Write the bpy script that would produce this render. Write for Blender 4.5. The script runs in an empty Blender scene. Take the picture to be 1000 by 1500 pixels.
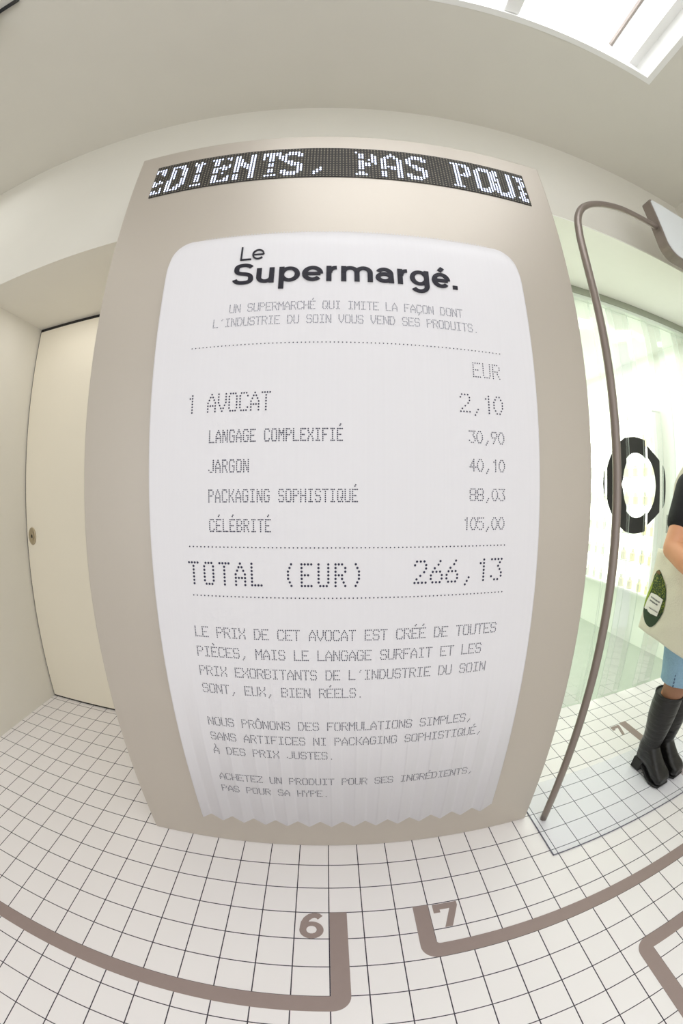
import bpy, bmesh, math, random
from mathutils import Vector, Matrix
random.seed(7)
S = bpy.context.scene
COL = S.collection
T = 0.105            # one floor tile in metres; every coordinate below is in tiles

# ------------------------------------------------------------------ camera
CP = (0.184, -7.785, 12.317)
yaw, pitch, roll = 0.0311, -0.0510, 0.0010
cd = bpy.data.cameras.new('camera')
cd.type = 'PANO'
cd.panorama_type = 'FISHEYE_LENS_POLYNOMIAL'
cd.sensor_width = 36.0
cd.sensor_height = 36.0
cd.sensor_fit = 'AUTO'
cd.fisheye_fov = math.radians(220)
cd.fisheye_polynomial_k0 = 0.0
cd.fisheye_polynomial_k1 = -7.792962e-02
cd.fisheye_polynomial_k2 = -5.896829e-06
cd.fisheye_polynomial_k3 = 7.307752e-06
cd.fisheye_polynomial_k4 = -6.049601e-08
cd.clip_start = 0.01
cam = bpy.data.objects.new('camera', cd)
COL.objects.link(cam)
f = Vector((math.sin(yaw)*math.cos(pitch), math.cos(yaw)*math.cos(pitch), math.sin(pitch)))
r0 = Vector((math.cos(yaw), -math.sin(yaw), 0)); u0 = r0.cross(f)
r1 = math.cos(roll)*r0 + math.sin(roll)*u0; u1 = -math.sin(roll)*r0 + math.cos(roll)*u0
cam.matrix_world = Matrix.Translation(Vector(CP)*T) @ Matrix((r1, u1, -f)).transposed().to_4x4()
S.camera = cam

# ------------------------------------------------------------------ light, exposure
S.view_settings.view_transform = 'Standard'
S.view_settings.look = 'None'
S.view_settings.gamma = 1.0
S.view_settings.use_curve_mapping = False
S.view_settings.exposure = -0.27
S.cycles.transparent_max_bounces = 48
S.cycles.max_bounces = 14
S.cycles.diffuse_bounces = 8
w = bpy.data.worlds.new('overcast'); S.world = w
w.use_nodes = True
w.node_tree.nodes['Background'].inputs[0].default_value = (0.96, 0.98, 1.0, 1)
w.node_tree.nodes['Background'].inputs[1].default_value = 1.0

def area(name, loc, rot, sx, sy, power, col):
    l = bpy.data.lights.new(name, 'AREA'); l.shape = 'RECTANGLE'
    l.size = sx*T; l.size_y = sy*T; l.energy = power; l.color = col
    o = bpy.data.objects.new(name, l); COL.objects.link(o)
    o.location = Vector(loc)*T; o.rotation_euler = rot
    return o
area('skylight_daylight', (4.5, -9.1, 33.4), (0, 0, 0), 15.6, 10.4, 14.5, (0.90, 0.935, 1.0))
area('shop_ceiling_light', (-4, -17, 29.6), (0, 0, 0), 30, 6, 9, (0.97, 0.98, 1.0))
area('shopfront_daylight', (0, -24.5, 14), (math.radians(90), 0, 0), 40, 22, 26, (0.945, 0.965, 1.0))
area('cold_room_ceiling_light', (17.0, 18, 23.5), (0, 0, 0), 14, 18, 42, (0.975, 1.0, 0.955))
area('alcove_fill_light', (17.5, 4.6, 24.2), (0, 0, 0), 12, 1.2, 5.5, (0.96, 1.0, 0.94))  # added fill lamp, standing in for cold-room light through the strips
area('left_ceiling_light', (-20, -4, 29.8), (0, 0, 0), 9, 10, 5, (0.95, 0.98, 1.0))
area('left_recess_light', (-11.5, 5.6, 22.3), (0, 0, 0), 8, 1.0, 2.0, (1.0, 0.98, 0.95))

# ------------------------------------------------------------------ helpers
def nodes_mat(name):
    m = bpy.data.materials.new(name); m.use_nodes = True
    return m, m.node_tree, m.node_tree.nodes['Principled BSDF']

def srgb(r, g, b):
    def c(v):
        v /= 255.0
        return v/12.92 if v <= 0.04045 else ((v+0.055)/1.055)**2.4
    return (c(r), c(g), c(b), 1)

def mat(name, col, rough=0.5, metal=0.0, noise=0.0, scale=20.0, bump=0.0, spec=0.5, emit=None, stretch=None):
    """Principled surface with a procedural noise that varies its tone and its relief."""
    m, nt, p = nodes_mat(name)
    p.inputs['Roughness'].default_value = rough
    p.inputs['Metallic'].default_value = metal
    p.inputs['Specular IOR Level'].default_value = spec
    p.inputs['Base Color'].default_value = col
    tc = nt.nodes.new('ShaderNodeTexCoord')
    nz = nt.nodes.new('ShaderNodeTexNoise'); nz.inputs['Scale'].default_value = scale
    nz.inputs['Detail'].default_value = 3
    src = tc.outputs['Object']
    if stretch:
        mp = nt.nodes.new('ShaderNodeMapping'); mp.inputs['Scale'].default_value = stretch
        nt.links.new(src, mp.inputs['Vector']); src = mp.outputs['Vector']
    nt.links.new(src, nz.inputs['Vector'])
    mx = nt.nodes.new('ShaderNodeMix'); mx.data_type = 'RGBA'
    k = 1-noise
    mx.inputs[6].default_value = (col[0]*k, col[1]*k, col[2]*k, 1)
    mx.inputs[7].default_value = (min(1, col[0]*(1+noise)), min(1, col[1]*(1+noise)), min(1, col[2]*(1+noise)), 1)
    nt.links.new(nz.outputs['Fac'], mx.inputs[0])
    nt.links.new(mx.outputs[2], p.inputs['Base Color'])
    if bump:
        b = nt.nodes.new('ShaderNodeBump'); b.inputs['Strength'].default_value = bump
        b.inputs['Distance'].default_value = 0.01
        nt.links.new(nz.outputs['Fac'], b.inputs['Height']); nt.links.new(b.outputs['Normal'], p.inputs['Normal'])
    if emit:
        p.inputs['Emission Color'].default_value = emit[0]
        p.inputs['Emission Strength'].default_value = emit[1]
    return m

def mth(nt, op, a, b=None):
    n = nt.nodes.new('ShaderNodeMath'); n.operation = op
    for i, v in enumerate((a, b)):
        if v is None: continue
        if isinstance(v, (int, float)): n.inputs[i].default_value = v
        else: nt.links.new(v, n.inputs[i])
    return n.outputs[0]

class MB:
    """collects geometry in tile units and links it as one mesh object in metres"""
    def __init__(s): s.v = []; s.f = []
    def add(s, vs, fs):
        o = len(s.v); s.v += [tuple(v) for v in vs]; s.f += [tuple(i+o for i in q) for q in fs]
        return s
    def box(s, x0, x1, y0, y1, z0, z1):
        return s.add([(x0,y0,z0),(x1,y0,z0),(x1,y1,z0),(x0,y1,z0),(x0,y0,z1),(x1,y0,z1),(x1,y1,z1),(x0,y1,z1)],
                     [(0,3,2,1),(4,5,6,7),(0,1,5,4),(1,2,6,5),(2,3,7,6),(3,0,4,7)])
    def prism(s, poly, axis, a, b):
        """extrude a 2-D polygon along axis ('y': poly in xz, 'z': poly in xy, 'x': poly in yz)"""
        n = len(poly)
        def P(p, t):
            return (p[0], t, p[1]) if axis == 'y' else (p[0], p[1], t) if axis == 'z' else (t, p[0], p[1])
        return s.add([P(p, a) for p in poly]+[P(p, b) for p in poly],
                     [tuple(range(n)), tuple(range(2*n-1, n-1, -1))]+[(i, i+n, (i+1) % n+n, (i+1) % n) for i in range(n)])
    def loft(s, rings, cap=True):
        n = len(rings[0]); vs = [p for r in rings for p in r]; fs = []
        for k in range(len(rings)-1):
            for i in range(n):
                j = (i+1) % n
                fs.append((k*n+i, k*n+j, (k+1)*n+j, (k+1)*n+i))
        if cap: fs += [tuple(range(n-1, -1, -1)), tuple(range((len(rings)-1)*n, len(rings)*n))]
        return s.add(vs, fs)
    def tube(s, path, rad, n=14, ends=False):
        pts = [Vector(p) for p in path]
        rad = rad if isinstance(rad, (list, tuple)) else [rad]*len(pts)
        if ends:
            d0 = (pts[0]-pts[1]).normalized(); d1 = (pts[-1]-pts[-2]).normalized()
            A = [(pts[0]+d0*rad[0]*math.sin(a), rad[0]*math.cos(a)) for a in (1.45, 1.1, .75, .4)]
            B = [(pts[-1]+d1*rad[-1]*math.sin(a), rad[-1]*math.cos(a)) for a in (.4, .75, 1.1, 1.45)]
            pr = A+list(zip(pts, rad))+B
            pts = [p for p, _ in pr]; rad = [q for _, q in pr]
        rings = []; ref = None
        for i, p in enumerate(pts):
            t = (pts[min(i+1, len(pts)-1)]-pts[max(i-1, 0)]).normalized()
            if ref is None: ref = t.orthogonal().normalized()
            ref = (ref-t*ref.dot(t)).normalized(); b = t.cross(ref)
            rings.append([tuple(p+(ref*math.cos(a)+b*math.sin(a))*rad[i]) for a in [2*math.pi*k/n for k in range(n)]])
        return s.loft(rings)
    def ell(s, c, r, n=16, m=10):
        rings = []
        for k in range(m+1):
            a = -math.pi/2*.98+math.pi*.98*k/m
            rings.append([(c[0]+r[0]*math.cos(a)*math.cos(b), c[1]+r[1]*math.cos(a)*math.sin(b), c[2]+r[2]*math.sin(a))
                          for b in [2*math.pi*i/n for i in range(n)]])
        return s.loft(rings)
    def disc(s, c, rx, rz, n=8, dy=0.0):
        """small dot facing the camera side (-y)"""
        vs = [(c[0]+rx*math.cos(a), c[1], c[2]+rz*math.sin(a)) for a in [2*math.pi*(i+.5)/n for i in range(n)]]
        s.add(vs, [tuple(range(n))])
        return s
    def build(s, name, m, parent=None, smooth=False, bevel=0.0, seg=2, sub=0, voxel=0.0, smo=0, kind=None, flip=True):
        L = Vector(parent['base']) if parent is not None and 'base' in parent else Vector((0, 0, 0))
        if parent is not None and 'base' not in parent:
            q = parent
            while q is not None:
                if 'base' in q: L = Vector(q['base']); break
                q = q.parent
        me = bpy.data.meshes.new(name)
        me.from_pydata([((v[0]-L.x)*T, (v[1]-L.y)*T, (v[2]-L.z)*T) for v in s.v], [], s.f)
        if flip:
            bm = bmesh.new(); bm.from_mesh(me); bmesh.ops.recalc_face_normals(bm, faces=bm.faces); bm.to_mesh(me); bm.free()
        me.materials.append(m)
        o = bpy.data.objects.new(name, me); COL.objects.link(o)
        if parent is not None: o.parent = parent
        if bevel:
            b = o.modifiers.new('bevel', 'BEVEL'); b.width = bevel*T; b.segments = seg; b.limit_method = 'ANGLE'; b.angle_limit = math.radians(40)
        if voxel:
            r = o.modifiers.new('fuse', 'REMESH'); r.mode = 'VOXEL'; r.voxel_size = voxel*T; r.use_smooth_shade = True
        if smo:
            q = o.modifiers.new('smooth', 'SMOOTH'); q.factor = .5; q.iterations = smo
        if sub:
            q = o.modifiers.new('sub', 'SUBSURF'); q.levels = sub; q.render_levels = sub
        if smooth: me.shade_smooth()
        if kind: o['kind'] = kind
        return o

def thing(name, label, cat, base, group=None):
    o = bpy.data.objects.new(name, None); COL.objects.link(o)
    o.empty_display_size = 0.05
    o.location = Vector(base)*T; o['base'] = base
    o['label'] = label; o['category'] = cat
    if group: o['group'] = group
    return o

def tag(o, label, cat, group=None):
    o['label'] = label; o['category'] = cat
    if group: o['group'] = group
    return o

def structure(o):
    o['kind'] = 'structure'; return o

def rrect(x0, x1, z0, z1, rs, n=8):
    """rounded rectangle; rs = radii at (x1,z0),(x1,z1),(x0,z1),(x0,z0)"""
    out = []
    for (cx, cz, a0), r in zip(((x1, z0, -90), (x1, z1, 0), (x0, z1, 90), (x0, z0, 180)), rs):
        sx = -1 if cx == x1 else 1; sz = 1 if cz == z0 else -1
        if r <= 0: out.append((cx, cz)); continue
        for k in range(n+1):
            a = math.radians(a0+90*k/n)
            out.append((cx+sx*r+r*math.cos(a), cz+sz*r+r*math.sin(a)))
    return out

# ------------------------------------------------------------------ materials
WALL = mat('white_wall_paint', srgb(226, 223, 214), .75, noise=.02, scale=6, bump=.02)
CEIL = mat('ceiling_paint', srgb(217, 214, 205), .8, noise=.02, scale=6, bump=.02)
TRIMW = mat('white_lacquer_trim', srgb(240, 240, 238), .45, noise=.01)
DOORM = mat('door_laminate', srgb(232, 225, 208), .55, noise=.015, scale=4)
DARK = mat('dark_gap', srgb(40, 38, 36), .8)
ROOMW = mat('cold_room_white', srgb(240, 244, 236), .7, noise=.01)
CONC = mat('sealed_concrete', srgb(172, 180, 168), .35, noise=.10, scale=9)
TAUPE = mat('taupe_floor_vinyl', srgb(150, 133, 128), .6, noise=.04, scale=30)
BEIGE = mat('champagne_board_paint', srgb(196, 188, 178), .45, metal=.48, noise=.015, scale=300)
INK = mat('navy_black_ink', srgb(34, 32, 62), .5)
INKG = mat('faded_grey_ink', srgb(128, 128, 142), .6)
TITLE = mat('charcoal_gloss_letters', srgb(34, 32, 44), .35, spec=.3)
GREYM = mat('grey_metal_paint', srgb(140, 129, 122), .35, metal=.5, noise=.03, scale=60)
FACE = mat('blank_white_acrylic', srgb(220, 224, 226), .35)
RAILM = mat('grey_aluminium_rail', srgb(160, 164, 148), .4, metal=.3, noise=.02)
BLACKP = mat('black_vinyl_print', srgb(34, 33, 28), .5)
STEEL = mat('brushed_nickel', srgb(190, 178, 155), .3, metal=.9, noise=.05, scale=80)

def floor_material():
    m, nt, p = nodes_mat('white_grid_tiles')
    tc = nt.nodes.new('ShaderNodeTexCoord')
    sp = nt.nodes.new('ShaderNodeSeparateXYZ'); nt.links.new(tc.outputs['Object'], sp.inputs[0])
    masks = []
    for ax in ('X', 'Y'):
        v = mth(nt, 'DIVIDE', sp.outputs[ax], T)
        fr = mth(nt, 'ABSOLUTE', mth(nt, 'SUBTRACT', mth(nt, 'FRACT', mth(nt, 'ADD', v, 100.5)), 0.5))
        masks.append(mth(nt, 'LESS_THAN', fr, 0.0165))
    line = mth(nt, 'MAXIMUM', masks[0], masks[1])
    nz = nt.nodes.new('ShaderNodeTexNoise'); nz.inputs['Scale'].default_value = 3.0; nz.inputs['Detail'].default_value = 4
    nt.links.new(tc.outputs['Object'], nz.inputs['Vector'])
    c = nt.nodes.new('ShaderNodeMix'); c.data_type = 'RGBA'
    c.inputs[6].default_value = srgb(235, 231, 231); c.inputs[7].default_value = srgb(240, 236, 236)
    nt.links.new(nz.outputs['Fac'], c.inputs[0])
    g = nt.nodes.new('ShaderNodeMix'); g.data_type = 'RGBA'
    nt.links.new(line, g.inputs[0]); nt.links.new(c.outputs[2], g.inputs[6]); g.inputs[7].default_value = srgb(52, 44, 58)
    nt.links.new(g.outputs[2], p.inputs['Base Color'])
    p.inputs['Roughness'].default_value = .42
    p.inputs['Specular IOR Level'].default_value = .35
    return m
TILE = floor_material()

def led_material():
    m, nt, p = nodes_mat('unlit_dot_matrix')
    tc = nt.nodes.new('ShaderNodeTexCoord')
    sp = nt.nodes.new('ShaderNodeSeparateXYZ'); nt.links.new(tc.outputs['Object'], sp.inputs[0])
    d = []
    for ax, off in (('X', 6.495), ('Z', -22.36)):
        v = mth(nt, 'DIVIDE', mth(nt, 'ADD', mth(nt, 'DIVIDE', sp.outputs[ax], T), off), 0.104)
        fr = mth(nt, 'SUBTRACT', mth(nt, 'FRACT', mth(nt, 'ADD', v, 100.0)), 0.5)
        d.append(mth(nt, 'MULTIPLY', fr, fr))
    dot = mth(nt, 'LESS_THAN', mth(nt, 'ADD', d[0], d[1]), 0.05)
    g = nt.nodes.new('ShaderNodeMix'); g.data_type = 'RGBA'
    nt.links.new(dot, g.inputs[0]); g.inputs[6].default_value = srgb(38, 34, 33); g.inputs[7].default_value = srgb(138, 132, 112)
    nt.links.new(g.outputs[2], p.inputs['Base Color']); p.inputs['Roughness'].default_value = .6
    return m

def paper_material():
    m, nt, p = nodes_mat('ribbed_white_sheet')
    tc = nt.nodes.new('ShaderNodeTexCoord')
    mp = nt.nodes.new('ShaderNodeMapping'); mp.inputs['Scale'].default_value = (110, 0, 0)
    nt.links.new(tc.outputs['Object'], mp.inputs['Vector'])
    nz = nt.nodes.new('ShaderNodeTexNoise'); nz.inputs['Scale'].default_value = 1.0; nz.inputs['Detail'].default_value = 2
    nt.links.new(mp.outputs['Vector'], nz.inputs['Vector'])
    g = nt.nodes.new('ShaderNodeMix'); g.data_type = 'RGBA'
    g.inputs[6].default_value = srgb(224, 222, 226); g.inputs[7].default_value = srgb(228, 226, 230)
    nt.links.new(nz.outputs['Fac'], g.inputs[0]); nt.links.new(g.outputs[2], p.inputs['Base Color'])
    p.inputs['Roughness'].default_value = .4
    p.inputs['Specular IOR Level'].default_value = .4
    return m

def strip_material():
    m = bpy.data.materials.new('clear_plastic_strip'); m.use_nodes = True
    nt = m.node_tree; nt.nodes.clear()
    out = nt.nodes.new('ShaderNodeOutputMaterial')
    tr = nt.nodes.new('ShaderNodeBsdfTransparent'); tr.inputs[0].default_value = (0.975, 0.985, 0.972, 1)
    df = nt.nodes.new('ShaderNodeBsdfTranslucent'); df.inputs[0].default_value = (0.94, 0.97, 0.94, 1)
    gl = nt.nodes.new('ShaderNodeBsdfGlossy'); gl.inputs['Roughness'].default_value = .08
    lw = nt.nodes.new('ShaderNodeLayerWeight'); lw.inputs[0].default_value = .25
    m1 = nt.nodes.new('ShaderNodeMixShader'); m1.inputs[0].default_value = .10
    nt.links.new(tr.outputs[0], m1.inputs[1]); nt.links.new(df.outputs[0], m1.inputs[2])
    m2 = nt.nodes.new('ShaderNodeMixShader')
    nt.links.new(mth(nt, 'MULTIPLY', lw.outputs['Fresnel'], .45), m2.inputs[0])
    nt.links.new(m1.outputs[0], m2.inputs[1]); nt.links.new(gl.outputs[0], m2.inputs[2])
    nt.links.new(m2.outputs[0], out.inputs[0])
    return m

def mat_sheet_material():
    m = bpy.data.materials.new('clear_floor_sheet'); m.use_nodes = True
    nt = m.node_tree; nt.nodes.clear()
    out = nt.nodes.new('ShaderNodeOutputMaterial')
    tr = nt.nodes.new('ShaderNodeBsdfTransparent'); tr.inputs[0].default_value = (0.985, 0.99, 1.0, 1)
    pr = nt.nodes.new('ShaderNodeBsdfPrincipled'); pr.inputs['Base Color'].default_value = (0.86, 0.9, 1.0, 1); pr.inputs['Roughness'].default_value = .2
    nz = nt.nodes.new('ShaderNodeTexNoise'); nz.inputs['Scale'].default_value = 4; nz.inputs['Roughness'].default_value = .3
    m1 = nt.nodes.new('ShaderNodeMixShader')
    nt.links.new(mth(nt, 'ADD', mth(nt, 'MULTIPLY', nz.outputs['Fac'], .03), .05), m1.inputs[0])
    nt.links.new(tr.outputs[0], m1.inputs[1]); nt.links.new(pr.outputs[0], m1.inputs[2])
    nt.links.new(m1.outputs[0], out.inputs[0])
    return m

def emit_mat(name, col, strength):
    m, nt, p = nodes_mat(name)
    p.inputs['Base Color'].default_value = col
    p.inputs['Emission Color'].default_value = col
    p.inputs['Emission Strength'].default_value = strength
    return m

# ------------------------------------------------------------------ the room
ZC = 30.4
XR, YF = 20.9, -25.0
structure(MB().box(-26, 28, YF, 7.94, -.6, 0).box(-26, -6.2, 7.94, 8.6, -.6, 0).build('floor', TILE))
structure(MB().box(7.0, 28, 7.94, 33, -.6, 0).build('floor_cold_room', CONC))
structure(MB().box(-6.2, 7.0, 2.86, 8.6, 0, ZC).build('wall_back', WALL))
structure(MB().box(-26, -6.2, 2.86, 8.6, 22.42, ZC).build('wall_back_header_left', WALL))
structure(MB().box(7.0, 28, 2.86, 8.3, 24.52, ZC).build('wall_back_header_right', WALL))
structure(MB().box(7.7, 27, 2.88, 8.2, 24.44, 24.53).build('ceiling_recess', mat('recess_light_in_colour', srgb(246, 247, 238), .7, noise=.01)))  # slab added over the soffit; its pale colour holds light from the cold room
structure(MB().box(-26, -17.3, 2.86, 8.6, 0, 22.42).build('wall_left', WALL))
structure(MB().box(-27, -26, YF, 8.6, 0, ZC).build('wall_far_left', WALL))
structure(MB().box(XR, XR+.8, YF, 2.86, 0, ZC).build('wall_right', WALL))
structure(MB().box(-17.3, -6.2, 8.55, 9.2, 0, 22.42).build('wall_behind_door', WALL))
structure(MB().box(27, 28, 2.86, 8.0, 0, 24.52).build('wall_alcove_right', WALL))
# front of the shop: a wall with one wide window to the street
fw = MB()
fw.box(-26, -20, YF-.8, YF, 0, ZC).box(16, XR+.8, YF-.8, YF, 0, ZC).box(-20, 16, YF-.8, YF, 24, ZC).box(-20, 16, YF-.8, YF, 0, 4)
structure(fw.build('wall_front', WALL))
# ceiling with a rectangular skylight opening
SX0, SX1, SY0, SY1 = -3.5, 13.15, -14.5, -3.8
c = MB()
hx0, hx1, hy0, hy1 = SX0-.06, SX1+.06, SY0-.06, SY1+.06
c.box(-27, hx0, YF, 8.6, ZC, ZC+.6).box(hx1, 28, YF, 8.6, ZC, ZC+.6).box(hx0, hx1, hy1, 8.6, ZC, ZC+.6).box(hx0, hx1, YF, hy0, ZC, ZC+.6)
structure(c.build('ceiling', CEIL))
zt = 33.5
wl = MB()
# right side: a splayed lip, a ledge, then the upper reveal; the other three sides are plain reveals
wl.prism([(SX1, ZC-.02), (SX1+.3, ZC-.02), (SX1+.3, zt), (12.45, zt), (12.55, 31.3), (12.98, 31.3)], 'y', SY0, SY1)
wl.box(SX0-.3, SX0, SY0, SY1, ZC-.02, zt).box(SX0-.3, SX1+.3, SY1, SY1+.3, ZC-.02, zt).box(SX0-.3, SX1+.3, SY0-.3, SY0, ZC-.02, zt)
sk = structure(wl.build('window_1', TRIMW))
for x in (6.3, -.2):
    MB().box(x, x+.62, SY0, SY1-.01, 30.7, 33.3).build('glazing_bar', TRIMW, sk, bevel=.04)
MB().box(12.36, 12.46, SY0, SY1-.02, 33.1, 33.3).build('pane_gasket', mat('grey_gasket', srgb(150, 140, 132), .6), sk)
MB().box(SX0-.3, SX1+.3, SY0-.3, SY1+.3, 33.5, 33.6).build('pane', emit_mat('overcast_sky_pane', (1, 1, 1, 1), 1.0), sk)

# cold room seen through the curtain
structure(MB().box(25.5, 26.3, 8.3, 33, 0, 24.2).build('wall_cold_room_right', ROOMW))
structure(MB().box(7.0, 26.3, 32.2, 33, 0, 24.2).build('wall_cold_room_back', ROOMW))
structure(MB().box(6.4, 7.0, 8.6, 33, 0, 24.2).build('wall_cold_room_left', ROOMW))
structure(MB().box(6.4, 28, 8.3, 33, 23.85, 24.52).build('ceiling_cold_room', ROOMW))

# sliding door in the left recess
d = structure(MB().box(-17.22, -6.2, 8.3, 8.5, .12, 22.22).build('door_1', DOORM, bevel=.03))
structure(MB().box(-17.3, -6.2, 8.36, 8.55, 0, 22.42).build('gap_shade_backing', DARK))  # dark sheet behind the door, colouring in the shade of its gaps
pl = MB(); ringp = [(-16.72+.3*math.cos(a), 10.15+.5*math.sin(a)) for a in [2*math.pi*k/28 for k in range(28)]]
pl.prism(ringp, 'y', 8.22, 8.31)
hp = pl.build('ring_pull', STEEL, d, bevel=.03)
MB().prism([(-16.66+.11*math.cos(a), 10.15+.2*math.sin(a)) for a in [2*math.pi*k/20 for k in range(20)]], 'y', 8.16, 8.23).build('keyhole_boss', STEEL, hp, bevel=.02)
MB().prism([(-16.66+.05*math.cos(a), 10.15+.1*math.sin(a)) for a in [2*math.pi*k/12 for k in range(12)]], 'y', 8.14, 8.17).build('keyhole', DARK, hp)

# ------------------------------------------------------------------ display board
BX0, BX1, BY, BZ = -6.52, 7.56, .92, 24.88
YR = .50                                   # front of the raised receipt
FR = (YR-CP[1])/(.57-CP[1])
def R(x, z): return (CP[0]+(x-CP[0])*FR, CP[2]+(z-CP[2])*FR)
board = thing('display_board', 'tall champagne beige board with a giant till receipt and a dot display', 'display board', (.5, 1.9, 0))
bm_ = MB()
poly = [(BX0, 0), (BX1, 0), (7.66, 10), (7.74, 16), (7.86, BZ), (-6.86, BZ), (-6.73, 16), (-6.71, 10)]
bm_.prism([poly[0], poly[1], poly[2], poly[3], poly[4], poly[5], poly[6], poly[7]], 'y', BY, 2.83)
bm_.build('board', BEIGE, board, bevel=.05, seg=3)

# dot-matrix display
led = MB().box(-6.0, 6.96, BY-.03, BY+.3, 22.36, 24.03).build('dot_matrix_screen', led_material(), board)
LEDM = emit_mat('lit_white_diode', (0.74, 0.80, 1.0, 1), 1.35)
LG = {
'e': """####|#.##|..##|...#|....|....|#.#.|####|##..|....|...#|##.#|####""",
'D': """.#####.|.#..##.|.##..##|.##..##|.##..##|.##..##|.##...#|##...##|##...##|##...##|##..###|##.###.|#####..""",
'I': """#.#.|####|.##.|.##.|.##.|.##.|....|.##.|.##.|.##.|.##.|....|####""",
'E': """####.##|.##...#|.##....|.##....|....#.#|.######|.##.##.|.##....|....#..|.##....|.##...#|.##..##|.######""",
'N': """##...##|##...##|###..##|###..##|####.##|#######|##.####|##..###|##...##|.....##|##...##|##...##|##...##""",
'T': """######|######|#.##.#|#.##.#|..##..|......|..##..|..##..|......|..##..|..##..|......|.####.""",
'S': """..####.|.######|##...##|##.....|##.....|.###...|..####.|...####|.....##|.....##|##...##|######.|.####..""",
',': """...|...|...|...|...|...|...|...|...|..#|.##|##.|#..""",
'P': """#......|.##..#.|.##..##|.##..##|....###|.##..##|.####.#|.####..|.##....|.##....|....... |.##....|####...""",
'A': """...#...|..###..|.##.##.|##...##|##...##|##...##|##...##|#######|##.####|.....##|##...##|##...##|##...##""",
'Q': """######.|.##.###|.##..##|.##..##|.##..##|.##.###|.#####.|.##....|.##....|.##....|.##....|.##....|####...""",
'O': """..####.|.######|##...##|##...##|##...##|##...##|##...##|##...##|##...##|##...##|##..###|######.|.####..""",
'U': """##...##|##...##|##...##|#....##|##...##|##...##|.#...##|##...##|##...##|##...##|##..###|#######|.#####.""",
'r': """####|.##.|.###|..##|..##|.##.|.##.|..#.|.###|.##.|.##.|####|.###""",
}
lx = [('e', -5.96, .2), ('D', -5.5, 0), ('I', -4.52, 0), ('E', -3.94, 0), ('N', -3.1, 0), ('T', -2.15, 0), ('S', -1.5, 0), (',', -.47, 0),
      ('P', .88, 0), ('A', 1.68, 0), ('S', 2.5, 0), ('Q', 4.05, 0), ('O', 4.88, 0), ('U', 5.7, 0), ('r', 6.53, 0)]
PIT = .104
for ch, x0, sh in lx:
    g = MB(); rows = [r.strip() for r in LG[ch].split('|')]
    k0 = round((x0+5.995)/PIT)
    for ri, row in enumerate(rows):
        for ci, q in enumerate(row):
            if q == '#':
                x = -5.995+(k0+ci+.5)*PIT; z = 22.36+(13.5-ri-.0)*PIT
                if x < 6.93: g.disc((x, BY-.045, z), .037, .047, 8)
    g.build('lit_character', LEDM, led)

# raised receipt with a curled top and a zigzag bottom edge
PAPER = paper_material()
lo_l, lo_r = -4.17, 5.55
hi_l, hi_r = -4.42, 5.575
ztop = 19.80
def zig(t):
    ph = (t*13.5+.02) % 1.0
    return 1.66+.31*(1-abs(2*ph-1))
ts = sorted(set([round(i/270, 6) for i in range(271)]))
rec = MB(); rings = []
NA = 10
for t in ts:
    xl = lo_l+(lo_r-lo_l)*t; xh = hi_l+(hi_r-hi_l)*t
    zb = zig(t); dl = min(t, 1-t)*(hi_r-hi_l); rc = .62
    drop = rc-math.sqrt(max(0, rc*rc-(rc-dl)**2)) if dl < rc else 0
    zt_ = ztop-drop*.9; Rz = .85
    prof = [(BY, zb), (YR, zb), (YR, 8.0), (YR, 14.0)]
    for a in range(NA+1):
        th = math.pi/2*a/NA
        prof.append((BY-(BY-YR)*math.cos(th), zt_-Rz+Rz*math.sin(th)))
    pts = []
    for y, z in prof:
        k = (z-1.7)/18.0
        x = xl+(xh-xl)*k
        X, Z = R(x, z)
        pts.append((X, y, Z))
    rings.append(pts)
n = len(rings[0])
vs = [p for r in rings for p in r]; fs = []
for k in range(len(rings)-1):
    for i in range(n-1):
        fs.append((k*n+i, (k+1)*n+i, (k+1)*n+i+1, k*n+i+1))
    fs.append((k*n+n-1, (k+1)*n+n-1, (k+1)*n, k*n))
fs += [tuple(range(n)), tuple(range((len(rings)-1)*n+n-1, (len(rings)-1)*n-1, -1))]
rec.add(vs, fs)
receipt = rec.build('receipt', PAPER, board, smooth=False)
for i_, poly_ in enumerate(receipt.data.polygons):
    poly_.use_smooth = len(poly_.vertices) == 4 and abs(poly_.normal.z) < .98 and abs(poly_.normal.x) < .5 and poly_.center.z/T > 3
receipt['label'] = 'white receipt with a curled top and a zigzag torn bottom edge'

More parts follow.
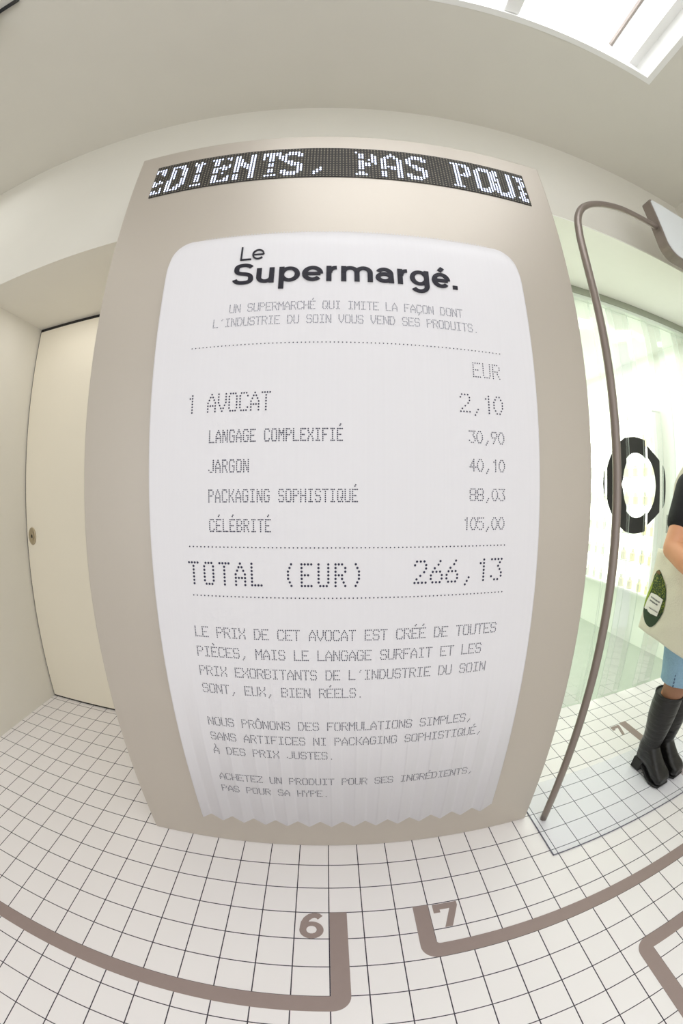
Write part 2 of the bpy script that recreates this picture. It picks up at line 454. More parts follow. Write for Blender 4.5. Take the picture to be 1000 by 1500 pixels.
# dot font: every row lists lit half-columns 0..6
F = {
'T': '0246 3 3 3 3 3 3', 'O': '135 06 06 06 06 06 135', 'A': '3 24 15 06 0246 06 06', 'L': '0 0 0 0 0 0 0246',
'E': '0246 0 0 024 0 0 0246', 'U': '06 06 06 06 06 06 135', 'R': '024 06 06 024 04 05 06', '(': '4 3 2 2 2 3 4', ')': '2 3 4 4 4 3 2',
'2': '135 06 6 5 3 1 0246', '6': '5 4 2 135 06 06 135', '1': '4 24 4 4 4 4 4', '3': '0246 5 4 5 6 06 24', '0': '24 15 06 06 06 15 24',
'9': '135 06 06 135 4 3 2', '4': '4 34 24 14 0246 4 4', '8': '135 06 06 135 06 06 135', '5': '0246 0 024 6 6 06 24',
'N': '06 026 026 036 046 046 06', 'D': '024 05 06 06 06 05 024', 'I': '135 3 3 3 3 3 135', 'S': '135 06 0 135 6 06 135',
'P': '024 06 06 024 0 0 0', 'M': '06 0156 0246 036 06 06 06', 'C': '135 06 0 0 0 06 135', 'H': '06 06 06 0246 06 06 06',
'Q': '135 06 06 06 046 05 136', 'F': '0246 0 0 024 0 0 0', 'V': '06 06 06 06 15 24 3', 'G': '135 06 0 046 06 06 135',
'J': '6 6 6 6 6 06 24', 'K': '06 05 04 02 04 05 06', 'X': '06 06 15 3 15 06 06', 'B': '024 06 06 024 06 06 024',
'Z': '0246 6 4 3 2 0 0246', 'Y': '06 06 15 3 3 3 3', ' ': '', ',': '- - - - - 4 3 2', '.': '- - - - - - 3', "'": '4 3',
}
ACC = {'É': ('E', [(-1.6, 3), (-2.3, 4)]), 'È': ('E', [(-1.6, 3), (-2.3, 2)]), 'À': ('A', [(-1.2, 3), (-2.0, 2)]),
       'Ô': ('O', [(-1.2, 2), (-1.8, 3), (-1.2, 4)]), 'Ç': ('C', [(7, 3), (7.8, 2)])}
YT = YR-.006
def dot_line(text, x0, x1, z, dw, dh, rad, m, name='printed_word'):
    g = MB(); n = len(text)
    adv = (x1-x0-3*dw)/(n-1)
    for i, ch in enumerate(text+' '):
        if ch == ' ':
            if g.v: g.build(name, m, receipt)
            g = MB(); continue
        extra = []
        if ch in ACC: ch, extra = ACC[ch]
        cells = []
        for ri, row in enumerate(F[ch].split()):
            if row != '-': cells += [(ri, int(q)) for q in row]
        for ri, hc in cells+list(extra):
            X, Z = R(x0+i*adv+hc/2*dw, z+(6-ri)*dh)
            g.disc((X, YT, Z), rad, rad*1.05, 8)
dot_line('UN SUPERMARCHÉ QUI IMITE LA FAÇON DONT', -2.385, 3.56, 16.92, .038, .0375, .0138, INKG)
dot_line("L'INDUSTRIE DU SOIN VOUS VEND SES PRODUITS.", -2.78, 3.965, 16.52, .038, .037, .0138, INKG)
dot_line('EUR', 3.735, 4.47, 15.27, .062, .0615, .0165, INK)
dot_line('1 AVOCAT', -3.30, -1.235, 14.29, .062, .0712, .021, INK)
dot_line('2,10', 3.34, 4.49, 14.34, .08, .0725, .021, INK)
dot_line('LANGAGE COMPLEXIFIÉ', -2.69, .46, 13.54, .0365, .0462, .016, INK)
dot_line('30,90', 3.54, 4.49, 13.58, .05, .0462, .016, INK)
dot_line('JARGON', -2.69, -1.72, 12.83, .0365, .0465, .016, INK)
dot_line('40,10', 3.545, 4.49, 12.885, .05, .0465, .016, INK)
dot_line('PACKAGING SOPHISTIQUÉ', -2.69, .806, 12.13, .0365, .0465, .016, INK)
dot_line('88,03', 3.545, 4.49, 12.17, .05, .046, .016, INK)
dot_line('CÉLÉBRITÉ', -2.68, -1.205, 11.435, .0365, .0462, .016, INK)
dot_line('105,00', 3.375, 4.49, 11.465, .05, .0462, .016, INK)
dot_line('TOTAL (EUR)', -3.26, .93, 10.15, .076, .0868, .0285, INK)
dot_line('266,13', 2.19, 4.47, 10.19, .092, .0868, .0285, INK)
dot_line('LE PRIX DE CET AVOCAT EST CRÉÉ DE TOUTES', -3.235, 4.46, 8.76, .047, .0435, .0155, INK)
dot_line('PIÈCES, MAIS LE LANGAGE SURFAIT ET LES', -3.235, 4.085, 8.21, .047, .0435, .0155, INK)
dot_line("PRIX EXORBITANTS DE L'INDUSTRIE DU SOIN", -3.235, 4.275, 7.65, .047, .0435, .0155, INK)
dot_line('SONT, EUX, BIEN RÉELS.', -3.225, 1.0, 7.11, .047, .0435, .0155, INK)
dot_line('NOUS PRÔNONS DES FORMULATIONS SIMPLES,', -3.22, 4.10, 6.01, .047, .0435, .0155, INK)
dot_line('SANS ARTIFICES NI PACKAGING SOPHISTIQUÉ,', -3.22, 4.49, 5.475, .047, .0432, .0155, INK)
dot_line('À DES PRIX JUSTES.', -3.21, .24, 4.935, .047, .0432, .0155, INK)
dot_line('ACHETEZ UN PRODUIT POUR SES INGRÉDIENTS,', -3.20, 4.48, 3.84, .047, .0432, .0155, INK)
dot_line('PAS POUR SA HYPE.', -3.21, .06, 3.295, .047, .0432, .0155, INK)
def rule(x0, x1, z, n, rad, m, name):
    g = MB()
    for i in range(n):
        X, Z = R(x0+(x1-x0)*i/(n-1), z); g.disc((X, YT, Z), rad, rad, 8)
    return g.build(name, m, receipt)
rule(-3.30, 4.53, 15.98, 80, .016, INK, 'dotted_rule')
rule(-3.22, 4.53, 11.06, 80, .018, INK, 'dotted_rule')
rule(-3.19, 4.54, 9.85, 80, .018, INK, 'dotted_rule')
# perforations along the curl
g = MB()
pth = .93
pyy = BY-(BY-YR)*math.cos(pth); pzz = ztop-.85+.85*math.sin(pth)
for i in range(98):
    X, Z = R(-3.39+8.06*i/97, pzz)
    g.disc((X, pyy-.03, Z+.02), .02, .02, 8)
g.build('perforation_row', mat('perforation_grey', srgb(196, 196, 198), .6), receipt)

# heading in drawn letters: ribbons of varying width in the xz plane
def ribbon(g, pts, wx, wz, y0, y1, close=False):
    P = [Vector((p[0], p[1])) for p in pts]; n = len(P); L = []; Rr = []
    for i in range(n):
        a = P[i-1] if i or close else P[i]; b = P[(i+1) % n] if i < n-1 or close else P[i]
        t = (b-a).normalized(); nn = Vector((-t.y, t.x))
        o = Vector((nn.x*wx/2, nn.y*wz/2))
        L.append(P[i]+o); Rr.append(P[i]-o)
    vs = []
    for i in range(n):
        for q, y in ((L[i], y0), (Rr[i], y0), (Rr[i], y1), (L[i], y1)): vs.append((q.x, y, q.y))
    fs = []
    for i in range(n if close else n-1):
        j = (i+1) % n
        for k in range(4): fs.append((i*4+k, i*4+(k+1) % 4, j*4+(k+1) % 4, j*4+k))
    if not close: fs += [(0, 1, 2, 3), ((n-1)*4+3, (n-1)*4+2, (n-1)*4+1, (n-1)*4)]
    g.add(vs, fs)
def arc(cx, cz, rx, rz, a0, a1, n=18):
    return [(cx+rx*math.cos(math.radians(a0+(a1-a0)*k/n)), cz+rz*math.sin(math.radians(a0+(a1-a0)*k/n))) for k in range(n+1)]
def cubic(pts, n=14):
    out = []
    for k in range(0, len(pts)-3, 3):
        p = [Vector(q) for q in pts[k:k+4]]
        for i in range(n+1 if k+4 >= len(pts) else n):
            t = i/n
            out.append(tuple(p[0]*(1-t)**3+p[1]*3*t*(1-t)**2+p[2]*3*t*t*(1-t)+p[3]*t**3))
    return out
Wx, Wz, XH, CH = .132, .1, .485, .665
def letter(ch, x0, x1, zb, wx, wz, xh, chh):
    """stroke skeletons; x0..x1 is the ink box"""
    a, b = x0+wx/2, x1-wx/2; w2 = (b-a)/2; c_ = (a+b)/2; lo = wz/2; hi = xh-wz/2; m = xh/2; rz = (hi-lo)/2
    K = []
    if ch == 'L': K = [[(a, chh), (a, 0)], [(x0, wz/2), (x1, wz/2)]]
    if ch == 'S':
        h = chh+.012
        K = [cubic([(b-.005, h-.13), (b-.08, h-.055), (c_+.03, h-.05), (c_, h-.05), (c_-.2, h-.05), (a-.0, h-.11), (a, h-.2), (a, h-.31), (c_-.1, h-.32), (c_, h-.34), (c_+.14, h-.37), (b, h-.40), (b, h-.51), (b, h-.61), (c_+.13, .045), (c_, .045), (c_-.11, .045), (a+.0, .075), (a-.03, .155)])]
    if ch == 'u': K = [[(a, xh), (a, lo+w2*.8)]+arc(c_, lo+w2*.8, w2, w2*.8, 180, 360)+[(b, xh)], [(b, xh), (b, 0)]]
    if ch in 'pg':
        K = [arc(c_, m, w2, rz, 0, 360, 30)]
        K += [[(a, xh), (a, -.21)]] if ch == 'p' else [[(b, xh), (b, .0)]+arc(c_, -.02, w2, .165, 0, -150, 14)]
    if ch in 'eé':
        K = [[(a+.02, m-.005), (b, m-.005)], arc(c_, m, w2, rz, 0, 318, 28)]
        if ch == 'é': K.append([(c_-.03, xh+.06), (c_+.06, xh+.17)])
    if ch == 'r': K = [[(a, xh), (a, 0)], arc(b+.02, hi-.16, b-a, .16, 180, 88, 10)]
    if ch == 'm':
        q = (b-a)/4
        K = [[(a, xh), (a, 0)]]
        for k in (1, 3): K.append(arc(a+k*q, hi-q*.9, q, q*.9, 180, 0, 14)+[(a+(k+1)*q, 0)])
    if ch == 'a': K = [arc(c_-.01, hi-.15, w2, .15, 155, 0, 14)+[(b, 0)], arc(c_-.01, lo+.115, w2, .115, 0, 360, 24)]
    if ch == '.': K = [[(c_, 0), (c_, .115)]]
    return [[(p[0], p[1]+zb) for p in s_] for s_ in K]
def heading(items, zb, wx, wz, xh, chh, name, weights=None):
    for ch, p0, p1 in items:
        g = MB(); x0 = -2.38+(p0-344)*.01806; x1 = -2.38+(p1-344)*.01806
        for si, s_ in enumerate(letter(ch, x0, x1, zb, wx, wz, xh, chh)):
            close = len(s_) > 12 and (Vector(s_[0])-Vector(s_[-1])).length < 1e-4
            ribbon(g, [R(*q) for q in (s_[:-1] if close else s_)], wx, wz, YR-.03-.004*si, YR+.01, close)
        o = g.build(name, TITLE, receipt)
heading([('L', 351, 367.5), ('e', 368.5, 387)], 18.575, .042, .042, .355, .475, 'light_letter')
heading([('S', 344, 373.5), ('u', 378, 404), ('p', 411, 441), ('e', 444, 474), ('r', 478.5, 495.5), ('m', 499.5, 544.5), ('a', 549, 575),
         ('r', 580.5, 597), ('g', 598.5, 627), ('é', 631.5, 659.5), ('.', 663.5, 669.5)], 17.77, Wx, Wz, XH, CH, 'bold_letter')

# ------------------------------------------------------------------ floor markings
def corner_band(x_in, x_out, y_top, y_in, y_out, x_end, rad, rin):
    """vertical band from y_top down, turning along y towards x_end (plan polygon)"""
    s_ = 1 if x_end > x_out else -1
    P = [(x_out, y_top), (x_out, y_out+rad)]
    for k in range(1, 9):
        a = math.pi/2*k/8
        P.append((x_out+s_*(rad-rad*math.cos(a)), y_out+rad-rad*math.sin(a)))
    P += [(x_end, y_out), (x_end, y_in), (x_in+s_*rin, y_in)]
    for k in range(1, 7):
        a = math.pi/2*k/6
        P.append((x_in+s_*(rin-rin*math.sin(a)), y_in+(rin-rin*math.cos(a)) if y_top > y_in else y_in-(rin-rin*math.cos(a))))
    P.append((x_in, y_top))
    return P
ZT = .012
def flat(poly, name, label, cat, z=ZT, group=None):
    return tag(MB().prism(poly, 'z', .0005, z).build(name, TAUPE), label, cat, group)
flat(corner_band(.02, .53, -2.0, -5.0, -5.5, -18, .5, .02), 'floor_line', 'taupe floor line turning left from the number six', 'floor marking')
flat(corner_band(3.0, 2.53, -2.0, -3.52, -4.0, 17.5, .48, .12), 'floor_line', 'taupe floor line turning right beside the number seven in front', 'floor marking')
P3 = [(8.5, -15), (8.5, -6.5)]+[(9.0-.5*math.cos(a), -6.5+.5*math.sin(a)) for a in [math.pi/2*k/8 for k in range(1, 9)]]+[(18, -6.0), (18, -6.5), (9.0, -6.5), (9.0, -15)]
flat(P3, 'floor_line', 'taupe floor line with a rounded corner nearest the camera at lower right', 'floor marking')
flat([(15.86, 5.03), (16.36, 5.03), (16.36, -.6), (15.86, -.6)], 'floor_line', 'straight taupe floor line running behind the black boots', 'floor marking')
def band2d(pts, w0):
    P = [Vector(p) for p in pts]; L = []; Rr = []
    for i in range(len(P)):
        t = (P[min(i+1, len(P)-1)]-P[max(i-1, 0)]).normalized(); nn = Vector((-t.y, t.x))
        L.append(tuple(P[i]+nn*w0/2)); Rr.append(tuple(P[i]-nn*w0/2))
    return L+Rr[::-1]
def number_mesh(polys):
    g = MB()
    for i, p in enumerate(polys):
        if len(p) == 2:          # ring: outer, inner
            o_, i_ = p; n_ = len(o_)
            vs = [(q[0], q[1], .0005) for q in o_]+[(q[0], q[1], .0005) for q in i_]+[(q[0], q[1], ZT) for q in o_]+[(q[0], q[1], ZT) for q in i_]
            fs = []
            for k in range(n_):
                j = (k+1) % n_
                fs += [(2*n_+k, 2*n_+j, 3*n_+j, 3*n_+k), (k, n_+k, n_+j, j), (k, j, 2*n_+j, 2*n_+k), (n_+j, n_+k, 3*n_+k, 3*n_+j)]
            g.add(vs, fs)
        else: g.prism(p, 'z', .0005, ZT-.0012*i)
    return g
ov = lambda cx, cy, rx, ry, n_=28: [(cx+rx*math.cos(2*math.pi*k/n_), cy+ry*math.sin(2*math.pi*k/n_)) for k in range(n_)]
six = number_mesh([(ov(-.51, -2.67, .35, .32), ov(-.51, -2.66, .15, .145)),
                   band2d([(-.26, -2.20), (-.33, -2.13), (-.44, -2.11), (-.56, -2.15), (-.66, -2.25), (-.73, -2.4), (-.755, -2.6)], .2)])
tag(six.build('floor_number', TAUPE), 'taupe number six on the white tiles', 'floor number')
def seven(x0, x1, y0, y1):
    w_ = x1-x0; h_ = y1-y0
    return [(x0, y1), (x1, y1), (x1, y1-.17*h_), (x0+.60*w_, y0), (x0+.30*w_, y0), (x1-.34*w_, y1-.24*h_), (x0+.26*w_, y1-.24*h_), (x0+.26*w_, y1-.36*h_), (x0, y1-.36*h_)]
tag(number_mesh([seven(3.13, 3.90, -2.97, -2.04)]).build('floor_number', TAUPE), 'taupe number seven on the tiles in front of the board', 'floor number')
tag(number_mesh([seven(15.08, 15.72, 4.0, 4.93)]).build('floor_number', TAUPE), 'taupe number seven on the tiles far behind the boots', 'floor number')

# clear sheet under the post
ms = thing('floor_sheet', 'clear bluish plastic sheet lying on the tiles under the grey post and the boots', 'floor mat', (12.9, .7, .03))
MB().box(7.78, 18.0, -1.27, 2.66, .014, .05).build('sheet', mat_sheet_material(), ms)
ed = MB()
ed.box(7.76, 7.79, -1.29, 2.66, .014, .052).box(7.76, 18.0, -1.29, -1.262, .014, .052)
ed.build('cut_edge', mat('dark_sheet_edge', srgb(88, 86, 104), .4), ms)

# ------------------------------------------------------------------ post with blank sign
post = thing('sign_post', 'grey bent metal post carrying a blank white sign board beside the display', 'sign post', (8.24, .6, .05))
pp = [(8.24, .6, .05), (8.28, .6, 3), (8.40, .6, 7.6), (8.46, .6, 11), (8.47, .6, 14), (8.45, .6, 17), (8.43, .6, 19.6), (8.47, .6, 20.8), (8.55, .6, 21.5),
      (8.72, .6, 22.2), (9.05, .6, 22.78), (9.5, .6, 23.2), (10.1, .6, 23.55), (10.8, .6, 23.8), (11.6, .6, 23.97), (12.6, .6, 24.0), (13.9, .62, 24.0)]
def smooth_path(P, k=5):
    P = [Vector(p) for p in P]; out = []
    for i in range(len(P)-1):
        p0, p1, p2, p3 = P[max(i-1, 0)], P[i], P[i+1], P[min(i+2, len(P)-1)]
        for j in range(k):
            t = j/k
            out.append(.5*((2*p1)+(-p0+p2)*t+(2*p0-5*p1+4*p2-p3)*t*t+(-p0+3*p1-3*p2+p3)*t**3))
    return out+[P[-1]]
MB().tube(smooth_path(pp), .142, 20).build('post', GREYM, post, smooth=True)
hb = MB().prism(rrect(13.78, 21.0-.6, 22.4, 25.62, (.7, .7, .25, .7)), 'y', .36, .92).build('sign_board', GREYM, post, bevel=.03)
MB().prism(rrect(13.86, 20.32, 22.48, 25.56, (.64, .64, .22, .64)), 'y', .335, .37).build('sign_face', FACE, post)

# ------------------------------------------------------------------ strip curtain
STRIP = strip_material()
cur = thing('strip_curtain', 'clear plastic strip curtain hanging from a grey rail with a big black round letter', 'strip curtain', (17, 7.95, 24.0))
MB().box(7.0, 27.0, 7.72, 8.2, 23.95, 24.43).build('curtain_rail', RAILM, cur, bevel=.03)
MB().box(7.0, 27.0, 7.78, 8.08, 23.72, 23.95).build('hanging_track', mat('pale_track', srgb(214, 222, 210), .4, noise=.02), cur)
pitch_, wid = 1.65, 1.95
OC, OX, OI = (17.58, 13.03), (2.9, 2.78), (1.52, 1.87)
nst = 12
for i in range(nst):
    xa = 6.5+i*pitch_; xb = xa+wid
    front = i % 2
    yb = 7.82 if front else 8.02
    bow = random.uniform(.02, .06)*(1 if front else -1)
    tw = random.uniform(-.03, .03)
    NC, NR = 10, 18
    def sy(u, v):
        return yb-bow*(1-(2*u-1)**2)+tw*(u-.5)*(1-v)+.02*math.sin(v*5+i)*(1-v)
    vs = []; fs = []
    for r_ in range(NR+1):
        v = r_/NR
        for c2 in range(NC+1):
            u = c2/NC
            vs.append((xa+(xb-xa)*u, sy(u, v), .05+(23.75-.05)*v))
    for r_ in range(NR):
        for c2 in range(NC):
            q = r_*(NC+1)+c2
            fs.append((q, q+1, q+NC+2, q+NC+1))
    st = MB().add(vs, fs)
    so = st.build('plastic_strip', STRIP, cur, smooth=True)
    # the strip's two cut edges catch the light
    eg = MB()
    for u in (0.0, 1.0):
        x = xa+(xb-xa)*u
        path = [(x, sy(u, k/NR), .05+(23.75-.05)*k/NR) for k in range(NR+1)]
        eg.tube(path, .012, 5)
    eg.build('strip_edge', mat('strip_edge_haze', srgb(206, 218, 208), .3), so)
    # black print carried by this strip
    span = {4: (14.6, 14.8), 5: (14.8, 16.42), 6: (16.5, 18.42), 7: (18.36, 19.55), 8: (20.18, 20.5)}.get(i)
    pg = MB()
    if span:
        NP = 14; quads = []
        for k in range(NP+1):
            x = span[0]+(span[1]-span[0])*k/NP
            dx = x-OC[0]
            zo = OX[1]*math.sqrt(max(0, 1-(dx/OX[0])**2)); zi = OI[1]*math.sqrt(1-(dx/OI[0])**2) if abs(dx) < OI[0] else 0.0
            if i == 5: zo *= 1.03
            if i == 7: zo = 2.32-.78*(k/NP)
            if i == 8: zo = 1.3*math.sqrt(max(0.0, 1-((x-20.18)/.33)**2)); zi = 0
            quads.append((x, (x-xa)/wid, zi, max(zo, zi+.001)))
        for side in (1, -1):
            vs = []
            for x, u, zi, zo in quads:
                for z in (zi, zo):
                    zz = OC[1]+side*z
                    vs.append((x, sy(u, (zz-.05)/23.7)-.015, zz))
            pg.add(vs, [(2*k, 2*k+2, 2*k+3, 2*k+1) for k in range(NP)])
    if pg.v: pg.build('printed_letter', BLACKP, so, flip=False)

# ------------------------------------------------------------------ cold room: lit cabinet with bottles
GLOW = emit_mat('backlit_opal_panel', (1.0, 1.0, .97, 1), 1.5)
cab = thing('display_cabinet', 'bright white backlit shelf cabinet on the wall behind the strip curtain', 'cabinet', (25.2, 17.5, 4.8))
MB().box(25.38, 25.5, 12.3, 23.5, 4.8, 18.95).build('back_panel', GLOW, cab)
cf = MB(); cf.box(24.4, 25.5, 12.15, 12.3, 4.7, 19.0).box(24.4, 25.5, 23.5, 23.65, 4.7, 19.0).box(24.4, 25.5, 12.15, 23.65, 18.95, 19.1).box(24.4, 25.5, 12.15, 23.65, 4.6, 4.75)
cf.build('frame', TRIMW, cab)
zs = [4.75, 7.1, 9.4, 11.75, 14.05, 16.35]
for z in zs[1:]:
    MB().box(24.5, 25.38, 12.3, 23.5, z-.06, z).build('shelf', TRIMW, cab)
GOLD = mat('gold_tinted_glass', srgb(238, 230, 190), .25, noise=.05)
PALE = mat('pale_grey_glass', srgb(214, 216, 208), .25, noise=.05)
CAPM = mat('white_bottle_cap', srgb(235, 232, 220), .4)
names = ['bottom', 'second', 'third', 'fourth', 'fifth', 'top']
def bottle(z, y, m):
    ring = lambda r, zz: [(24.95+r*math.cos(a), y+r*math.sin(a), zz) for a in [2*math.pi*k/12 for k in range(12)]]
    gold = m is GOLD
    row = names[zs.index(round(z-.02, 2))]
    t = thing('bottle', 'small %s bottle on the %s shelf of the bright cabinet' % ('gold' if gold else 'pale grey', row), 'bottle', (24.95, y, z),
              '%s bottles on the %s shelf' % ('gold' if gold else 'pale grey', row))
    r = .26 if gold else .17
    MB().loft([ring(r*.95, z), ring(r, z+.05), ring(r, z+.62), ring(r*.5, z+.74), ring(r*.45, z+.8)]).build('bottle_body', m, t)
    MB().loft([ring(r*.5, z+.79), ring(r*.5, z+1.0)]).build('cap', CAPM, t)
for z in zs:
    for y in (12.75, 13.75, 14.9, 16.05):
        bottle(z+.02, y, GOLD)
    for y in (18.9, 19.9, 20.9, 21.9):
        bottle(z+.02, y, PALE)
def text_mesh(body, size, name, m, M, parent=None):
    cu = bpy.data.curves.new(name, 'FONT'); cu.body = body; cu.size = size*T; cu.extrude = .01*T
    tmp = bpy.data.objects.new(name+'_tmp', cu)
    COL.objects.link(tmp)
    dg = bpy.context.evaluated_depsgraph_get()
    me = bpy.data.meshes.new_from_object(tmp.evaluated_get(dg))
    bpy.data.objects.remove(tmp); bpy.data.curves.remove(cu)
    me.transform(M); me.materials.clear(); me.materials.append(m); me.name = name
    o = bpy.data.objects.new(name, me); COL.objects.link(o)
    if parent is not None:
        o.parent = parent
    return o
# lettering up the near edge of the cabinet: baseline runs up (+z), letter tops towards +y
L0 = Vector(cab['base'])
M = Matrix.Translation((Vector((25.36, 12.55, 16.75))-L0)*T) @ Matrix(((0, 0, -1), (0, 1, 0), (1, 0, 0))).to_4x4() @ Matrix.Diagonal((1, 1, 1, 1))
M = Matrix.Translation((Vector((25.36, 12.5, 16.6))-L0)*T) @ Matrix(((0, 0, -1), (-0.0, 1, 0), (1, 0, 0))).to_4x4()
text_mesh('tique', .62, 'printed_word', INK, M, cab)
sgn = MB().box(25.4, 25.5, 10.6, 11.7, 9.7, 11.1).build('wall_panel', mat('dark_green_grey_panel', srgb(72, 82, 76), .5))
tag(sgn, 'small dark grey panel on the cold room wall beside the black sleeve', 'wall panel')

# ------------------------------------------------------------------ ceiling spotlight at the upper left
sp_ = thing('track_spotlight', 'dark track spotlight on the ceiling at the top left corner', 'spotlight', (-11.9, -7.2, ZC))
MB().box(-14.6, -11.2, -7.32, -7.12, ZC-.22, ZC).build('track', mat('dark_track', srgb(44, 44, 46), .4), sp_)
MB().tube([(-12.6, -7.22, ZC-.3), (-12.45, -7.22, ZC-1.3)], [.34, .38], 18).build('spot_head', mat('white_spot_housing', srgb(190, 196, 198), .4), sp_, smooth=True)
MB().box(-12.7, -12.45, -7.3, -7.14, ZC-.4, ZC-.2).build('bracket', GREYM, sp_)

# ------------------------------------------------------------------ the woman
SKIN = mat('warm_skin', srgb(214, 154, 116), .5, noise=.05, scale=25)
TIGHTS = mat('sheer_tan_tights', srgb(150, 108, 82), .55, noise=.05, scale=30)
BLACKC = mat('black_cotton', srgb(20, 20, 22), .85, noise=.1, scale=200, bump=.2)
DENIM = mat('light_blue_denim', srgb(136, 170, 192), .8, noise=.14, scale=130, bump=.3)
LEATHER = mat('black_boot_leather', srgb(22, 21, 19), .3, noise=.3, scale=24, bump=.55, stretch=(.5, .5, 2.2))
SOLE = mat('black_rubber', srgb(24, 23, 22), .6)
HAIR = mat('dark_brown_hair', srgb(48, 34, 26), .5, noise=.3, scale=90, bump=.4, stretch=(1, 1, .1))
per = thing('person', 'woman at the right edge in black top, blue denim and tall black boots', 'person', (14.75, .9, 0.05))
b = MB()
CX, CY = 14.75, 1.0
def oval(z, rx, ry, cx=CX, cy=CY, n=22):
    return [(cx+rx*math.cos(a), cy+ry*math.sin(a), z) for a in [2*math.pi*k/n for k in range(n)]]
b.loft([oval(8.0, 1.2, .9), oval(8.7, 1.62, 1.05), oval(9.6, 1.4, .95), oval(10.4, 1.2, .85), oval(11.4, 1.35, .92), oval(12.3, 1.5, .95), oval(12.95, 1.45, .8), oval(13.3, .8, .6), oval(13.5, .5, .48)])
b.tube([(CX, CY+.05, 13.1), (CX, CY-.05, 14.2)], [.52, .47], 16, True)
b.ell((CX, CY-.1, 15.0), (.72, .9, 1.08), 22, 16)
b.ell((CX, CY-.45, 14.5), (.48, .5, .5), 16, 10)
b.tube([(CX, CY-.92, 15.15), (CX, CY-1.04, 14.8)], [.07, .115], 8, True)
b.tube([(CX-.2, CY-.92, 14.45), (CX+.2, CY-.92, 14.45)], [.075, .075], 8, True)
for s_ in (-1, 1):
    b.ell((CX+s_*.73, CY-.02, 14.92), (.1, .2, .3), 10, 8)
# arms
def arm(sh, el, wr, hand_dir, thumb_side):
    b.tube([sh, tuple(Vector(sh).lerp(Vector(el), .5)), el], [.52, .45, .40], 14, True)
    b.tube([el, tuple(Vector(el).lerp(Vector(wr), .35)), wr], [.40, .39, .25], 14, True)
    hd = Vector(hand_dir).normalized(); side = hd.cross(Vector(thumb_side)).normalized(); tn = Vector(thumb_side).normalized()
    W = Vector(wr)
    palm = W+hd*.5
    b.tube([W, W+hd*.35+tn*.02, W+hd*.8], [.24, .27, .3], 10, True)
    for k, (ln, off) in enumerate(((.62, .27), (.72, .09), (.66, -.09), (.52, -.26))):
        p0 = W+hd*.85+tn*off
        p1 = p0+hd*ln*.45+side*.08; p2 = p1+hd*ln*.3+side*.16; p3 = p2+hd*ln*.15+side*.2
        b.tube([p0-hd*.2, p0, p1, p2, p3], [.095, .092, .085, .08, .07], 8, True)
    q0 = W+hd*.3+tn*.24
    b.tube([q0, q0+tn*.2+hd*.22, q0+tn*.26+hd*.5+side*.1], [.11, .1, .085], 8, True)
SHR, ELR, WRR = (13.45, 1.2, 12.75), (12.02, .95, 10.57), (11.25, -1.3, 9.75)
SHL, ELL, WRL = (16.05, 1.2, 12.75), (16.75, 1.3, 10.2), (16.6, .2, 8.2)
arm(SHR, ELR, WRR, (.35, -.85, -.2), (0.0, -.2, 1))
arm(SHL, ELL, WRL, (-.1, -.3, -1), (-.8, -.5, .1))
# thighs down to the boots are one surface with the rest
LEGS = ((14.22, 1.10, 14.22, .95), (15.30, 1.12, 15.28, .98))
for (ax, ay, kx, ky), hx in zip(LEGS, (13.95, 15.55)):
    b.tube([(hx, CY, 8.3), ((hx+kx)/2, CY-.02, 6.6), (kx, ky, 5.0), (ax, ay+.08, 3.9), (ax, ay+.1, 2.4), (ax, ay+.08, 1.0)], [.86, .72, .55, .46, .42, .34], 16, True)
body = b.build('body', SKIN, per, voxel=.075, smo=4)
# face details
for s_ in (-1, 1):
    e = MB().ell((CX+s_*.27, CY-.845, 15.08), (.12, .085, .075), 12, 8).build('eye', mat('eye_white', srgb(235, 232, 228), .3), per, smooth=True)
    MB().ell((CX+s_*.27, CY-.918, 15.08), (.055, .02, .055), 10, 6).build('iris', mat('brown_iris', srgb(60, 40, 28), .2), e, smooth=True)
    MB().tube([(CX+s_*.15, CY-.95, 15.30), (CX+s_*.28, CY-.92, 15.33), (CX+s_*.42, CY-.84, 15.28)], [.022, .026, .015], 6, True).build('eyebrow', HAIR, per)
MB().tube([(CX-.19, CY-.97, 14.45), (CX, CY-1.0, 14.47), (CX+.19, CY-.97, 14.45)], [.04, .065, .04], 8, True).build('lips', mat('rose_lips', srgb(176, 92, 84), .4), per, smooth=True)
h = MB(); h.ell((CX, CY+.1, 15.25), (.86, .92, 1.02), 22, 14); h.ell((CX, CY+.55, 14.3), (.75, .45, 1.3), 18, 12)
for s_ in (-1, 1): h.tube([(CX+s_*.6, CY-.2, 15.5), (CX+s_*.78, CY-.1, 14.9), (CX+s_*.7, CY+.15, 13.7)], [.22, .2, .12], 10, True)
h.build('hair', HAIR, per, voxel=.09, smo=3)
# black top
tp = MB()
tp.loft([oval(8.9, 1.66, 1.12), oval(9.6, 1.52, 1.06), oval(10.4, 1.36, .98), oval(11.4, 1.48, 1.04), oval(12.3, 1.62, 1.06), oval(12.95, 1.5, .9), oval(13.3, .95, .72), oval(13.42, .7, .62)])
def ring_at(c0, d_, r_, n=16):
    d_ = Vector(d_).normalized(); a_ = d_.orthogonal().normalized(); b_ = d_.cross(a_)
    return [tuple(Vector(c0)+(a_*math.cos(2*math.pi*k/n)+b_*math.sin(2*math.pi*k/n))*r_) for k in range(n)]
for sh, el in ((SHR, ELR), (SHL, ELL)):
    d_ = Vector(el)-Vector(sh)
    tp.tube([Vector(sh)+Vector((0, 0, -.0)), Vector(sh)+d_*.35, Vector(sh)+d_*.56], [.64, .62, .60], 18, True)
tp.build('black_top', BLACKC, per, voxel=.085, smo=3)
